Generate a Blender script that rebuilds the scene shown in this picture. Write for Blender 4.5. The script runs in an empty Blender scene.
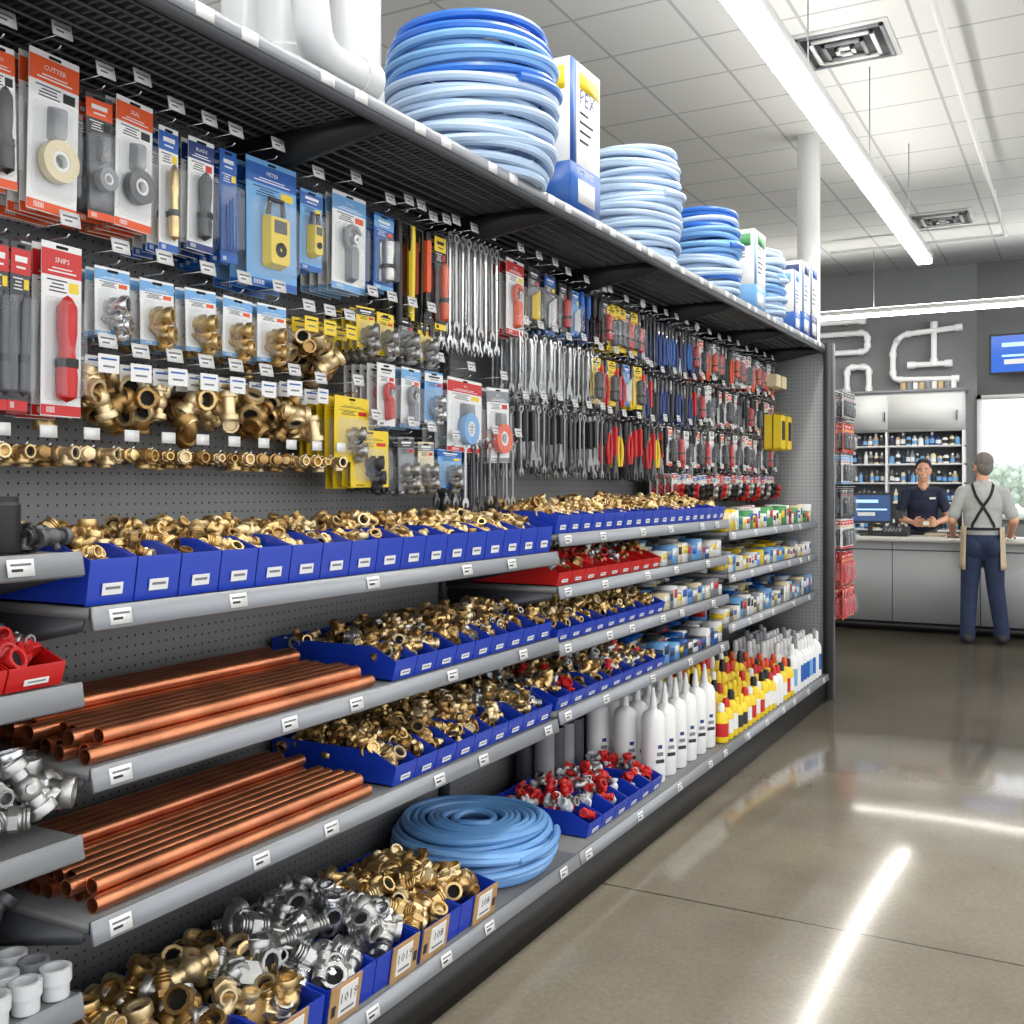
import bpy, math, random
import numpy as np
from mathutils import Matrix, Vector
from mathutils.bvhtree import BVHTree
R=random.Random(7)
S=bpy.context.scene; C=S.collection
pi=math.pi
# ------------------------------------------------------------ materials
MATS={}; MORD=[]
def lin(c):
    return tuple(((x/255)/12.92 if x/255<=.04045 else (((x/255)+.055)/1.055)**2.4) for x in c)
def mat(name,c,rough=.5,metal=0,em=0,alpha=1,var=0,vs=8,bump=0,coat=0):
    m=bpy.data.materials.new(name); m.use_nodes=True
    nt=m.node_tree; b=nt.nodes['Principled BSDF']
    col=lin(c)+(1,)
    b.inputs['Base Color'].default_value=col
    b.inputs['Roughness'].default_value=rough
    b.inputs['Metallic'].default_value=metal
    b.inputs['Alpha'].default_value=alpha
    if coat: b.inputs['Coat Weight'].default_value=coat
    if em:
        b.inputs['Emission Color'].default_value=col; b.inputs['Emission Strength'].default_value=em
    if var or bump:
        tc=nt.nodes.new('ShaderNodeTexCoord'); n=nt.nodes.new('ShaderNodeTexNoise')
        n.inputs['Scale'].default_value=vs; n.inputs['Detail'].default_value=4
        nt.links.new(tc.outputs['Object'],n.inputs['Vector'])
        if var:
            r=nt.nodes.new('ShaderNodeValToRGB')
            r.color_ramp.elements[0].position=.3; r.color_ramp.elements[1].position=.7
            r.color_ramp.elements[0].color=tuple(x*(1-var) for x in col[:3])+(1,)
            r.color_ramp.elements[1].color=tuple(min(1,x*(1+var)) for x in col[:3])+(1,)
            nt.links.new(n.outputs['Fac'],r.inputs['Fac']); nt.links.new(r.outputs['Color'],b.inputs['Base Color'])
        if bump:
            bp=nt.nodes.new('ShaderNodeBump'); bp.inputs['Strength'].default_value=bump; bp.inputs['Distance'].default_value=.01
            nt.links.new(n.outputs['Fac'],bp.inputs['Height']); nt.links.new(bp.outputs['Normal'],b.inputs['Normal'])
    MATS[name]=m; MORD.append(name); return m
mat('brass',(212,182,126),.36,.92,var=.2,vs=30)
mat('brass_lt',(226,204,160),.42,.85,var=.15,vs=30)
mat('brass_dk',(160,128,80),.42,.92,var=.25,vs=30)
mat('chrome',(214,216,218),.26,.95)
mat('steel',(180,180,178),.38,.92,var=.15,vs=25)
mat('iron',(96,96,98),.45,.6,var=.2,vs=20)
mat('copper',(202,130,94),.34,.92,var=.25,vs=9)
mat('hole',(14,12,10),.9)
mat('bin_blue',(18,56,172),.35,coat=.2)
mat('bin_red',(190,24,22),.35,coat=.2)
mat('white',(228,228,226),.45)
mat('label',(228,228,226),.5)
mat('ink',(45,45,50),.6)
mat('inkgrey',(120,120,124),.6)
mat('pvc',(206,208,210),.3,coat=.2)
mat('pvc_wall',(240,241,242),.35,coat=.1)
mat('lip',(146,149,154),.4,.25)
mat('deck',(116,116,116),.5,.3)
mat('frame',(72,74,78),.45,.3)
mat('darkframe',(41,42,45),.5,.3)
mat('shade_sheet',(30,31,33),.7)  # near-black sheet standing in for the shade above the wire deck
mat('black',(20,20,22),.45)
mat('wire',(92,94,98),.4,.5)
mat('kick',(16,16,18),.4)
mat('orange',(222,84,32),.45)
mat('red',(196,30,28),.42)
mat('blue',(24,88,168),.42)
mat('dkblue',(20,48,110),.42)
mat('ltblue',(108,164,214),.42)
mat('yellow',(232,200,32),.42)
mat('green',(70,150,90),.45)
mat('cream',(222,208,168),.5)
mat('tan',(196,170,130),.6)
mat('card',(178,140,92),.8,var=.1,vs=20)
mat('grey',(130,132,136),.45)
mat('dkgrey',(62,64,68),.45)
mat('clear',(235,240,245),.1,alpha=.10)
mat('smoke',(120,122,128),.12,alpha=.45)
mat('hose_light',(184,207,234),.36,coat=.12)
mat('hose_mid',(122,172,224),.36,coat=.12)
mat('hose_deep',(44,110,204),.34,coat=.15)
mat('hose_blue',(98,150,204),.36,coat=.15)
mat('lamp',(255,252,244),.5,em=22)
mat('added_uplight',(255,252,244),.5,em=15)  # glow added on top of the pendants to brighten the ceiling
mat('wall_grey',(126,128,129),.75,var=.03,vs=3)
mat('wall_light',(196,197,196),.8)
mat('paint_white',(222,223,222),.6)
mat('cabinet',(206,208,206),.5)
mat('counter_panel',(158,160,161),.45,var=.03,vs=3)
mat('counter_top',(206,204,198),.3,var=.05,vs=40)
mat('screen',(20,70,150),.25,em=1.4)
mat('screen_lt',(150,195,235),.25,em=1.2)
mat('screen2',(24,58,104),.25,em=.8)
mat('skin',(216,162,132),.5)
mat('lip_skin',(176,96,84),.5)
mat('hair_dark',(38,29,24),.7)
mat('hair_grey',(116,110,104),.75,var=.25,vs=60)
mat('shirt_grey',(172,173,170),.85,var=.08,vs=14,bump=.2)
mat('shirt_navy',(26,34,58),.8,var=.1,vs=14)
mat('jeans',(32,45,74),.85,var=.22,vs=12,bump=.2)
mat('apron',(190,174,146),.85,var=.06,vs=20)
mat('strap',(28,28,32),.8)
mat('boot',(30,28,28),.6)
mat('eye',(240,240,236),.2)
mat('leaf',(205,216,202),.8,var=.2,vs=3)
mat('bark',(170,164,156),.9)
mat('asphalt',(214,214,214),.9,var=.1,vs=2)
mat('grass',(196,208,186),.9,var=.2,vs=2)
mat('glass',(220,235,245),.02,alpha=.08)
def node_mat(name):
    m=bpy.data.materials.new(name); m.use_nodes=True; MATS[name]=m; MORD.append(name)
    return m,m.node_tree,m.node_tree.nodes['Principled BSDF']
def mth(nt,op,a,b=None):
    n=nt.nodes.new('ShaderNodeMath'); n.operation=op
    for i,v in enumerate((a,b)):
        if v is None: continue
        if isinstance(v,(int,float)): n.inputs[i].default_value=v
        else: nt.links.new(v,n.inputs[i])
    return n.outputs[0]
def pegmat(name,ax,base,pitch=.0254,rad=.12):
    m,nt,b=node_mat(name)
    tc=nt.nodes.new('ShaderNodeTexCoord'); sp=nt.nodes.new('ShaderNodeSeparateXYZ')
    nt.links.new(tc.outputs['Object'],sp.inputs[0])
    u=mth(nt,'SUBTRACT',mth(nt,'FRACT',mth(nt,'DIVIDE',sp.outputs[ax[0]],pitch)),.5)
    v=mth(nt,'SUBTRACT',mth(nt,'FRACT',mth(nt,'DIVIDE',sp.outputs[ax[1]],pitch)),.5)
    d=mth(nt,'ADD',mth(nt,'MULTIPLY',u,u),mth(nt,'MULTIPLY',v,v))
    f=mth(nt,'LESS_THAN',d,rad*rad)
    mx=nt.nodes.new('ShaderNodeMix'); mx.data_type='RGBA'
    nt.links.new(f,mx.inputs[0]); mx.inputs[6].default_value=lin(base)+(1,); mx.inputs[7].default_value=(.01,.01,.01,1)
    nt.links.new(mx.outputs[2],b.inputs['Base Color']); b.inputs['Roughness'].default_value=.5
pegmat('peg_yz',(1,2),(136,136,135)); pegmat('peg_xz',(0,2),(140,141,142))
def floormat():
    m,nt,b=node_mat('floor_concrete')
    tc=nt.nodes.new('ShaderNodeTexCoord')
    n=nt.nodes.new('ShaderNodeTexNoise'); n.inputs['Scale'].default_value=.9; n.inputs['Detail'].default_value=8; n.inputs['Roughness'].default_value=.62
    nt.links.new(tc.outputs['Object'],n.inputs['Vector'])
    r=nt.nodes.new('ShaderNodeValToRGB'); r.color_ramp.elements[0].position=.3; r.color_ramp.elements[1].position=.72
    r.color_ramp.elements[0].color=lin((114,106,92))+(1,); r.color_ramp.elements[1].color=lin((146,138,121))+(1,)
    nt.links.new(n.outputs['Fac'],r.inputs['Fac'])
    n2=nt.nodes.new('ShaderNodeTexNoise'); n2.inputs['Scale'].default_value=60; n2.inputs['Detail'].default_value=3
    nt.links.new(tc.outputs['Object'],n2.inputs['Vector'])
    mx=nt.nodes.new('ShaderNodeMix'); mx.data_type='RGBA'; mx.blend_type='OVERLAY'; mx.inputs[0].default_value=.25
    nt.links.new(r.outputs['Color'],mx.inputs[6]); nt.links.new(n2.outputs['Fac'],mx.inputs[7])
    sp=nt.nodes.new('ShaderNodeSeparateXYZ'); nt.links.new(tc.outputs['Object'],sp.inputs[0])
    y=mth(nt,'ABSOLUTE',mth(nt,'SUBTRACT',mth(nt,'FRACT',mth(nt,'DIVIDE',mth(nt,'ADD',sp.outputs[1],.46+2),4.0)),.5))
    x=mth(nt,'ABSOLUTE',mth(nt,'SUBTRACT',mth(nt,'FRACT',mth(nt,'DIVIDE',mth(nt,'ADD',sp.outputs[0],1.0),4.0)),.5))
    f=mth(nt,'MAXIMUM',mth(nt,'LESS_THAN',y,.0011),mth(nt,'LESS_THAN',x,.0011))
    m2=nt.nodes.new('ShaderNodeMix'); m2.data_type='RGBA'; nt.links.new(f,m2.inputs[0])
    nt.links.new(mx.outputs[2],m2.inputs[6]); m2.inputs[7].default_value=(.05,.042,.03,1)
    nt.links.new(m2.outputs[2],b.inputs['Base Color'])
    mr=nt.nodes.new('ShaderNodeMapRange'); nt.links.new(n.outputs['Fac'],mr.inputs[0]); mr.inputs[3].default_value=.12; mr.inputs[4].default_value=.22
    nt.links.new(mr.outputs[0],b.inputs['Roughness'])
    b.inputs['Coat Weight'].default_value=.55; b.inputs['Coat Roughness'].default_value=.1
floormat()
def ceilmat():
    m,nt,b=node_mat('ceiling_tile')
    tc=nt.nodes.new('ShaderNodeTexCoord'); sp=nt.nodes.new('ShaderNodeSeparateXYZ'); nt.links.new(tc.outputs['Object'],sp.inputs[0])
    u=mth(nt,'ABSOLUTE',mth(nt,'SUBTRACT',mth(nt,'FRACT',mth(nt,'DIVIDE',sp.outputs[0],.61)),.5))
    v=mth(nt,'ABSOLUTE',mth(nt,'SUBTRACT',mth(nt,'FRACT',mth(nt,'DIVIDE',sp.outputs[1],.61)),.5))
    f=mth(nt,'MAXIMUM',mth(nt,'LESS_THAN',u,.018),mth(nt,'LESS_THAN',v,.018))
    n=nt.nodes.new('ShaderNodeTexNoise'); n.inputs['Scale'].default_value=120; nt.links.new(tc.outputs['Object'],n.inputs['Vector'])
    r=nt.nodes.new('ShaderNodeValToRGB'); r.color_ramp.elements[0].color=lin((205,206,205))+(1,); r.color_ramp.elements[1].color=lin((226,227,226))+(1,)
    nt.links.new(n.outputs['Fac'],r.inputs['Fac'])
    mx=nt.nodes.new('ShaderNodeMix'); mx.data_type='RGBA'; nt.links.new(f,mx.inputs[0]); nt.links.new(r.outputs['Color'],mx.inputs[6]); mx.inputs[7].default_value=lin((178,179,180))+(1,)
    nt.links.new(mx.outputs[2],b.inputs['Base Color']); b.inputs['Roughness'].default_value=.9
ceilmat()
MID={n:i for i,n in enumerate(MORD)}
# ------------------------------------------------------------ geometry kit
class G:
    def __init__(s): s.V=[];s.L=[];s.T=[];s.M=[];s.n=0;s.p=None
    def raw(s,v,faces,m):
        v=np.asarray(v,float).reshape(-1,3)
        s.V.append(v); s.L.append(np.array([i for f in faces for i in f],dtype=np.int64)+s.n)
        s.T.append(np.array([len(f) for f in faces],dtype=np.int64)); s.M.append(np.full(len(faces),MID[m]))
        s.n+=len(v); s.p=None
    def pack(s):
        if s.p is None: s.p=(np.concatenate(s.V),np.concatenate(s.L),np.concatenate(s.T),np.concatenate(s.M))
        return s.p
    def add(s,g,M=None,mm=None):
        V,L,T,Mi=g.pack()
        if M is not None:
            A=np.array(M); V=V@A[:3,:3].T+A[:3,3]
        if mm:
            Mi=Mi.copy(); o=Mi.copy()
            for a,b in mm.items(): Mi[o==MID[a]]=MID[b]
        s.V.append(V); s.L.append(L+s.n); s.T.append(T); s.M.append(Mi); s.n+=len(V); s.p=None
def fin(g,name,parent=None,ang=38,flat=False):
    V,L,T,Mi=g.pack()
    me=bpy.data.meshes.new(name)
    me.vertices.add(len(V)); me.vertices.foreach_set('co',V.ravel())
    me.loops.add(len(L)); me.loops.foreach_set('vertex_index',L.astype(np.int32))
    me.polygons.add(len(T)); st=np.concatenate([[0],np.cumsum(T)[:-1]]).astype(np.int32)
    me.polygons.foreach_set('loop_start',st)
    try: me.polygons.foreach_set('loop_total',T.astype(np.int32))
    except Exception: pass
    u=np.unique(Mi); rm=np.zeros(len(MORD),int); rm[u]=np.arange(len(u))
    for i in u: me.materials.append(MATS[MORD[i]])
    me.polygons.foreach_set('material_index',rm[Mi].astype(np.int32))
    me.update(calc_edges=True); me.validate()
    if not flat:
        me.polygons.foreach_set('use_smooth',np.ones(len(me.polygons),bool))
        me.set_sharp_from_angle(angle=math.radians(ang))
    o=bpy.data.objects.new(name,me); C.objects.link(o)
    if parent: o.parent=parent
    return o
def empty(name,loc=(0,0,0)):
    e=bpy.data.objects.new(name,None); e.location=loc; e.empty_display_size=.2; C.objects.link(e); return e
def TR(x=0,y=0,z=0,rx=0,ry=0,rz=0,s=1):
    sc=Matrix.Diagonal((s,s,s,1)) if isinstance(s,(int,float)) else Matrix.Diagonal(tuple(s)+(1,))
    return Matrix.Translation((x,y,z))@Matrix.Rotation(rz,4,'Z')@Matrix.Rotation(ry,4,'Y')@Matrix.Rotation(rx,4,'X')@sc
def rrot(x,y,z,s=1):
    return TR(x,y,z,R.uniform(0,6.28),R.uniform(0,6.28),R.uniform(0,6.28),s)
BF=[(0,3,2,1),(4,5,6,7),(0,1,5,4),(1,2,6,5),(2,3,7,6),(3,0,4,7)]
def box(g,c,s,m,M=None):
    x,y,z=[a/2 for a in s]
    v=np.array([(-x,-y,-z),(x,-y,-z),(x,y,-z),(-x,y,-z),(-x,-y,z),(x,-y,z),(x,y,z),(-x,y,z)])+np.array(c)
    if M is not None:
        A=np.array(M); v=v@A[:3,:3].T+A[:3,3]
    g.raw(v,BF,m)
def bx(g,x0,x1,y0,y1,z0,z1,m): box(g,((x0+x1)/2,(y0+y1)/2,(z0+z1)/2),(x1-x0,y1-y0,z1-z0),m)
def xf(v,M):
    if M is None: return v
    A=np.array(M); return np.asarray(v)@A[:3,:3].T+A[:3,3]
def lathe(g,prof,n,m,M=None,closed=False,caps=True,a0=0):
    a=np.arange(n)*2*pi/n+a0; ca,sa=np.cos(a),np.sin(a)
    v=[]
    for r,z in prof:
        r=max(r,1e-5); v.append(np.stack([r*ca,r*sa,np.full(n,z)],1))
    v=np.concatenate(v); k=len(prof); f=[]
    for i in range(k if closed else k-1):
        j=(i+1)%k
        for q in range(n):
            w=(q+1)%n; f.append((i*n+q,i*n+w,j*n+w,j*n+q))
    if caps and not closed:
        if prof[0][0]>1e-4: f.append(tuple(range(n-1,-1,-1)))
        if prof[-1][0]>1e-4: f.append(tuple((k-1)*n+q for q in range(n)))
    g.raw(xf(v,M),f,m)
def cyl(g,p,r,h,m,n=12,axis='Z'):
    M={'Z':TR(*p),'X':TR(*p,ry=pi/2),'Y':TR(*p,rx=-pi/2)}[axis]
    lathe(g,[(r,0),(r,h)],n,m,M)
def sweep(g,pts,r,n,m,closed=False,caps=True,sq=1):
    P=np.asarray(pts,float); k=len(P)
    rr=np.full(k,r,float) if np.isscalar(r) else np.asarray(r,float)
    if closed: t=np.roll(P,-1,0)-np.roll(P,1,0)
    else:
        t=np.gradient(P,axis=0)
    t/=np.linalg.norm(t,axis=1)[:,None]+1e-12
    up=np.array([0,0,1.]) if abs(t[0][2])<.9 else np.array([1.,0,0])
    u=np.cross(t[0],up); u/=np.linalg.norm(u); v=[]
    a=np.arange(n)*2*pi/n
    for i in range(k):
        u=u-t[i]*np.dot(u,t[i]); u/=np.linalg.norm(u)+1e-12; w=np.cross(t[i],u)
        v.append(P[i]+rr[i]*(np.cos(a)[:,None]*u+sq*np.sin(a)[:,None]*w))
    v=np.concatenate(v); f=[]
    for i in range(k if closed else k-1):
        j=(i+1)%k
        for q in range(n):
            e=(q+1)%n; f.append((i*n+q,i*n+e,j*n+e,j*n+q))
    if caps and not closed: f.append(tuple(range(n-1,-1,-1))); f.append(tuple((k-1)*n+q for q in range(n)))
    g.raw(v,f,m)
def prism(g,pts,a,b,m,plane='XZ',M=None):
    k=len(pts); v=[]
    for e in (a,b):
        for p,q in pts:
            v.append({'XZ':(p,e,q),'YZ':(e,p,q),'XY':(p,q,e)}[plane])
    f=[tuple(range(k-1,-1,-1)),tuple(range(k,2*k))]+[(i,(i+1)%k,k+(i+1)%k,k+i) for i in range(k)]
    g.raw(xf(np.array(v,float),M),f,m)
def rrect(cy,cz,w,h,r,n=4):
    o=[]
    for sx,sz,a in ((1,1,0),(-1,1,pi/2),(-1,-1,pi),(1,-1,1.5*pi)):
        for i in range(n+1):
            t=a+i*pi/2/n; o.append((cy+sx*(w/2-r)+r*math.cos(t),cz+sz*(h/2-r)+r*math.sin(t)))
    return o
def rprism(g,cy,cz,w,h,r,x0,x1,m,tp=.85,M=None):
    a=rrect(cy,cz,w,h,r); b=[(cy+(p-cy)*tp,cz+(q-cz)*tp) for p,q in a]; k=len(a)
    v=[(x0,p,q) for p,q in a]+[(x1,p,q) for p,q in b]
    f=[tuple(range(k-1,-1,-1)),tuple(range(k,2*k))]+[(i,(i+1)%k,k+(i+1)%k,k+i) for i in range(k)]
    g.raw(xf(np.array(v),M),f,m)
def ell(g,c,r,m,n=12,k=8,M=None):
    pr=[(math.sin(pi*i/k),-math.cos(pi*i/k)) for i in range(k+1)]
    MM=TR(*c)@Matrix.Diagonal((r[0],r[1],r[2],1))
    if M is not None: MM=M@MM
    lathe(g,pr,n,m,MM,caps=False)
TXT={}
def text(g,s,size,m,M):
    if s not in TXT:
        cu=bpy.data.curves.new('t','FONT'); cu.body=s; cu.size=1; cu.align_x='CENTER'; cu.align_y='CENTER'; cu.resolution_u=1
        o=bpy.data.objects.new('t',cu); C.objects.link(o); bpy.context.view_layer.update()
        me=bpy.data.meshes.new_from_object(o.evaluated_get(bpy.context.evaluated_depsgraph_get()))
        TXT[s]=([tuple(v.co) for v in me.vertices],[tuple(p.vertices) for p in me.polygons])
        bpy.data.objects.remove(o); bpy.data.curves.remove(cu); bpy.data.meshes.remove(me)
    v,f=TXT[s]
    if not f: return
    A=np.array(v)*size; B=np.stack([A[:,2],A[:,0],A[:,1]],1)
    g.raw(xf(B,M),f,m)
# ------------------------------------------------------------ fitting templates
def collar(g,M,r=.019,l=.012,n=10,m='brass',hexa=False):
    lathe(g,[(r*.68,0),(r,0),(r*1.04,l*.15),(r*1.04,l*.85),(r,l),(r*.72,l),(r*.68,l*.4)],6 if hexa else n,m,M,caps=False)
    lathe(g,[(r*.7,l*.4),(1e-5,l*.4)],6 if hexa else n,'hole',M,caps=False)
def f_elbow():
    g=G(); rr=.021
    pts=[(rr-rr*math.cos(a),0,rr*math.sin(a)) for a in np.linspace(0,pi/2,5)]
    sweep(g,pts,.014,10,'brass')
    collar(g,TR(0,0,.002,rx=pi),l=.015); collar(g,TR(rr-.002,0,rr,ry=pi/2),l=.015); return g
def f_coupl():
    g=G(); lathe(g,[(.012,-.024),(.0165,-.024),(.0165,-.008),(.0165,.008),(.0165,.024),(.012,.024)],10,'brass',closed=True)
    lathe(g,[(.017,-.008),(.021,-.007),(.021,.007),(.017,.008)],6,'brass')
    for z in (-.019,-.014,.014,.019): lathe(g,[(.0163,z-.0018),(.018,z),(.0163,z+.0018)],10,'brass_dk',caps=False)
    return g
def f_tee():
    g=G(); cyl(g,(0,0,-.022),.014,.044,'brass',10); cyl(g,(0,0,0),.014,.022,'brass',10,'X')
    collar(g,TR(0,0,.018)); collar(g,TR(0,0,-.018,rx=pi)); collar(g,TR(.018,0,0,ry=pi/2)); return g
def f_plug():
    g=G(); lathe(g,[(.018,0),(.02,.002),(.02,.011),(.017,.013)],6,'brass')
    lathe(g,[(.013,.013),(.0145,.016),(.013,.019),(.0145,.022),(.013,.025),(.0145,.028),(.009,.03)],10,'brass'); return g
def f_valve():
    g=G(); cyl(g,(-.03,0,0),.011,.06,'brass',10,'X'); ell(g,(0,0,0),(.019,.017,.017),'brass',10,6)
    collar(g,TR(.024,0,0,ry=pi/2),r=.017); collar(g,TR(-.024,0,0,ry=-pi/2),r=.017); cyl(g,(0,0,.012),.006,.014,'brass',8)
    return g
def f_nipple():
    g=G(); lathe(g,[(.009,-.03),(.0125,-.03),(.0125,.03),(.009,.03)],10,'brass',closed=True)
    for z in (-.026,-.021,-.016,.016,.021,.026): lathe(g,[(.0123,z-.002),(.014,z),(.0123,z+.002)],10,'brass',caps=False)
    lathe(g,[(.0125,-.006),(.017,-.005),(.017,.005),(.0125,.006)],6,'brass'); return g
FT=[f_elbow(),f_coupl(),f_tee(),f_plug(),f_valve(),f_nipple()]
MSTEEL={'brass':'steel','brass_dk':'iron'}; MCHR={'brass':'chrome','brass_dk':'steel'}; MIRON={'brass':'iron','brass_dk':'black'}
MPVC={'brass':'pvc','brass_dk':'pvc'}; MRED={'brass':'red','brass_dk':'red'}; MBR={'brass':'brass_dk'}; MLT={'brass':'brass_lt'}
def pile(g,x0,x1,y0,y1,z0,z1,n,sc=1,maps=(None,None,MLT,MBR),ts=FT,flat=False):
    for _ in range(n):
        x=R.uniform(x0,x1); y=R.uniform(y0,y1)
        ex=1 if flat else 1-.55*abs((x-(x0+x1)/2)/((x1-x0)/2+1e-6))**2
        z=z0+(z1-z0)*R.uniform(.35,1)*ex
        g.add(R.choice(ts),rrot(x,y,z,sc*R.uniform(.78,1.15)),R.choice(maps))
# ------------------------------------------------------------ room shell
g=G(); bx(g,-9,7,-4,15,-.1,0,'floor_concrete'); fin(g,'floor',flat=True)
g=G(); bx(g,-9,4.4,-4,14.6,4.3,4.4,'ceiling_tile'); fin(g,'ceiling',flat=True)
YB=14.5
g=G()
wx0,wx1,wz0,wz1=-1.2,1.4,1.05,2.62
for a in ((-9,wx0,0,4.3),(wx1,7,0,4.3),(wx0,wx1,0,wz0),(wx0,wx1,wz1,4.3)): bx(g,a[0],a[1],YB,YB+.18,a[2],a[3],'wall_grey')
fin(g,'wall_back',flat=True)
g=G(); bx(g,-9.15,-9,-4,YB,0,4.3,'wall_light'); fin(g,'wall_left',flat=True)
g=G(); bx(g,-9,7,YB-.02,YB-.002,0,.12,'dkgrey'); fin(g,'baseboard_back',flat=True)
g=G(); fw=.05
for a in ((wx0,wx1,wz0,wz0+fw),(wx0,wx1,wz1-fw,wz1)): bx(g,a[0],a[1],YB-.03,YB+.1,a[2],a[3],'paint_white')
for x in (wx0,.1-fw/2,wx1-fw): bx(g,x,x+fw,YB-.03,YB+.1,wz0,wz1,'paint_white')
bx(g,wx0,wx1,YB+.05,YB+.055,wz0,wz1,'glass'); fin(g,'window_1',flat=True)
# outside
g=G(); bx(g,-60,60,15.2,90,-.15,-.02,'asphalt'); bx(g,-60,60,54,66,-.02,.02,'grass'); fin(g,'parking_lot',flat=True)
g=G()
for i in range(52):
    x=-26+i*.95+R.uniform(-.5,.5); y=62+R.uniform(-3,3); h=R.uniform(2.4,3.6)
    lathe(g,[(.1,.025),(.07,h*.6)],8,'bark',TR(x,y,0))
    for k in range(30): ell(g,(x+R.uniform(-.9,.9),y+R.uniform(-.8,.8),h*R.uniform(.25,1)),(R.uniform(.12,.34),)*3,'leaf',7,5)
fin(g,'tree_line')
# lights
def pendant(x0,x1,y0,y1,z):
    g=G(); w=.07
    lx=(x1-x0)>(y1-y0)
    if lx:
        bx(g,x0,x1,y0-w,y0+w,z+.02,z+.075,'paint_white'); bx(g,x0+.01,x1-.01,y0-w*.85,y0+w*.85,z-.012,z+.02,'lamp'); bx(g,x0+.01,x1-.01,y0-w*.8,y0+w*.8,z+.075,z+.08,'added_uplight')
        q=np.arange(x0+.4,x1,1.8); ws=[(a,y0) for a in q]
    else:
        bx(g,x0-w,x0+w,y0,y1,z+.02,z+.075,'paint_white'); bx(g,x0-w*.85,x0+w*.85,y0+.01,y1-.01,z-.012,z+.02,'lamp'); bx(g,x0-w*.8,x0+w*.8,y0+.01,y1-.01,z+.075,z+.08,'added_uplight')
        q=np.arange(y0+.4,y1,1.8); ws=[(x0,a) for a in q]
    for a,b in ws: cyl(g,(a,b,z+.07),.004,4.3-z-.07,'grey',6)
    fin(g,'linear_pendant_light',flat=True)
pendant(-1.28,-1.28,-2,10.2,3.5)
pendant(1.6,1.6,-2,12.2,3.5)  # unseen extra row, added to light the aisle
pendant(-6.0,-6.0,-2,12.5,3.5)  # unseen extra row behind the gondola, added as fill light
pendant(-4.4,3.2,13.0,13.0,3.5)
def vent(x,y):
    g=G(); s=.3
    bx(g,x-s,x+s,y-s,y+s,4.285,4.299,'paint_white')
    for k,t in enumerate((.27,.2,.13,.06)):
        z=4.272-.008*k
        for a in ((x-t,x+t,y-t,y-t+.025),(x-t,x+t,y+t-.025,y+t),(x-t,x-t+.025,y-t,y+t),(x+t-.025,x+t,y-t,y+t)): bx(g,*a,z,z+.02,'grey' if k%2==0 else 'paint_white')
    bx(g,x-.25,x+.25,y-.25,y+.25,4.282,4.286,'dkgrey'); fin(g,'ceiling_vent',flat=True)
vent(-1.35,6.95); vent(-1.32,11.9); vent(-3.7,10.6)
g=G(); sweep(g,[(-.75,2,4.18),(-.75,12.5,4.18)],.02,8,'paint_white')
for y in range(3,13,2): cyl(g,(-.75,y,4.18),.008,.12,'paint_white',6)
sweep(g,[(-.75,12.5,4.18),(-2.6,12.5,4.18)],.02,8,'paint_white'); fin(g,'sprinkler_pipe')
g=G(); bx(g,-2.04,-1.89,8.55,8.7,0,4.3,'paint_white'); bx(g,-2.06,-1.87,8.53,8.72,0,.15,'dkgrey'); fin(g,'support_column',flat=True)
# ------------------------------------------------------------ gondola
XB=-2.10; XF=-1.62; XBASE=-1.54
gon=empty('gondola_shelving_unit',(XB,3,0))
def child(g,n,**k):
    o=fin(g,n,**k); o.parent=gon; o.matrix_parent_inverse=Matrix.Translation((-XB,-3,0)); return o
g=G(); bx(g,XB-.03,XB,-1,7.33,.0,2.42,'peg_yz'); child(g,'pegboard_back',flat=True)
g=G(); bx(g,XB-.03,XBASE-.02,7.33,7.36,0,2.42,'peg_xz'); child(g,'pegboard_end',flat=True)
g=G(); bx(g,XBASE-.03,XBASE+.03,7.32,7.38,0,2.44,'frame'); bx(g,XBASE-.032,XBASE+.032,7.38,7.4,0,2.44,'lip')
for y in (-.66,1.32,3.3,5.3,7.3):
    bx(g,XB,XB+.025,y-.02,y+.02,0,2.42,'frame')
    for k in range(60): bx(g,XB+.025,XB+.0262,y-.004,y+.004,.2+k*.037,.222+k*.037,'black')
child(g,'uprights',flat=True)
def shelf(y0,y1,z,xf=XF,labels=None):
    g=G(); a,b=y0+.006,y1-.006
    bx(g,XB+.02,xf-.002,a,b,z-.02,z,'deck')
    prism(g,[(xf-.004,z+.003),(xf+.004,z+.004),(xf+.012,z-.038),(xf+.006,z-.043),(xf-.006,z-.02)],a,b,'lip')
    for yy in (a+.002,b-.006):
        prism(g,[(XB+.02,z-.02),(xf-.02,z-.02),(xf-.03,z-.045),(XB+.02,z-.14)],yy,yy+.004,'frame')
    y=a+.06
    while y<b-.06:
        M=TR(xf+.0115,y,z-.018,ry=-.18)
        box(g,(0,0,0),(.002,.052,.030),'label',M)
        box(g,(.0013,0,.006),(.001,.04,.004),'inkgrey',M); box(g,(.0013,-.008,-.004),(.001,.022,.005),'ink',M)
        y+=R.uniform(.22,.5)
    child(g,'shelf',flat=True)
for z in (1.33,1.09,.81,.52): shelf(-.66,1.32,z)
for z in (1.225,.925,.64): shelf(1.33,3.3,z)
for z in (1.285,1.10,.9,.66): shelf(3.3,5.3,z)
for z in (1.22,1.0,.74): shelf(5.3,7.32,z)
for a,b in ((-.66,1.32),(1.32,3.3),(3.3,5.3),(5.3,7.32)): shelf(a,b,.183,XBASE)
g=G(); bx(g,XB+.02,XBASE-.03,-.66,7.32,0,.13,'kick'); bx(g,XBASE-.03,XBASE-.012,-.66,7.32,0,.141,'kick'); child(g,'base_kick_plate',flat=True)
g=G(); zt=2.42; xt=-1.56
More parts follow.
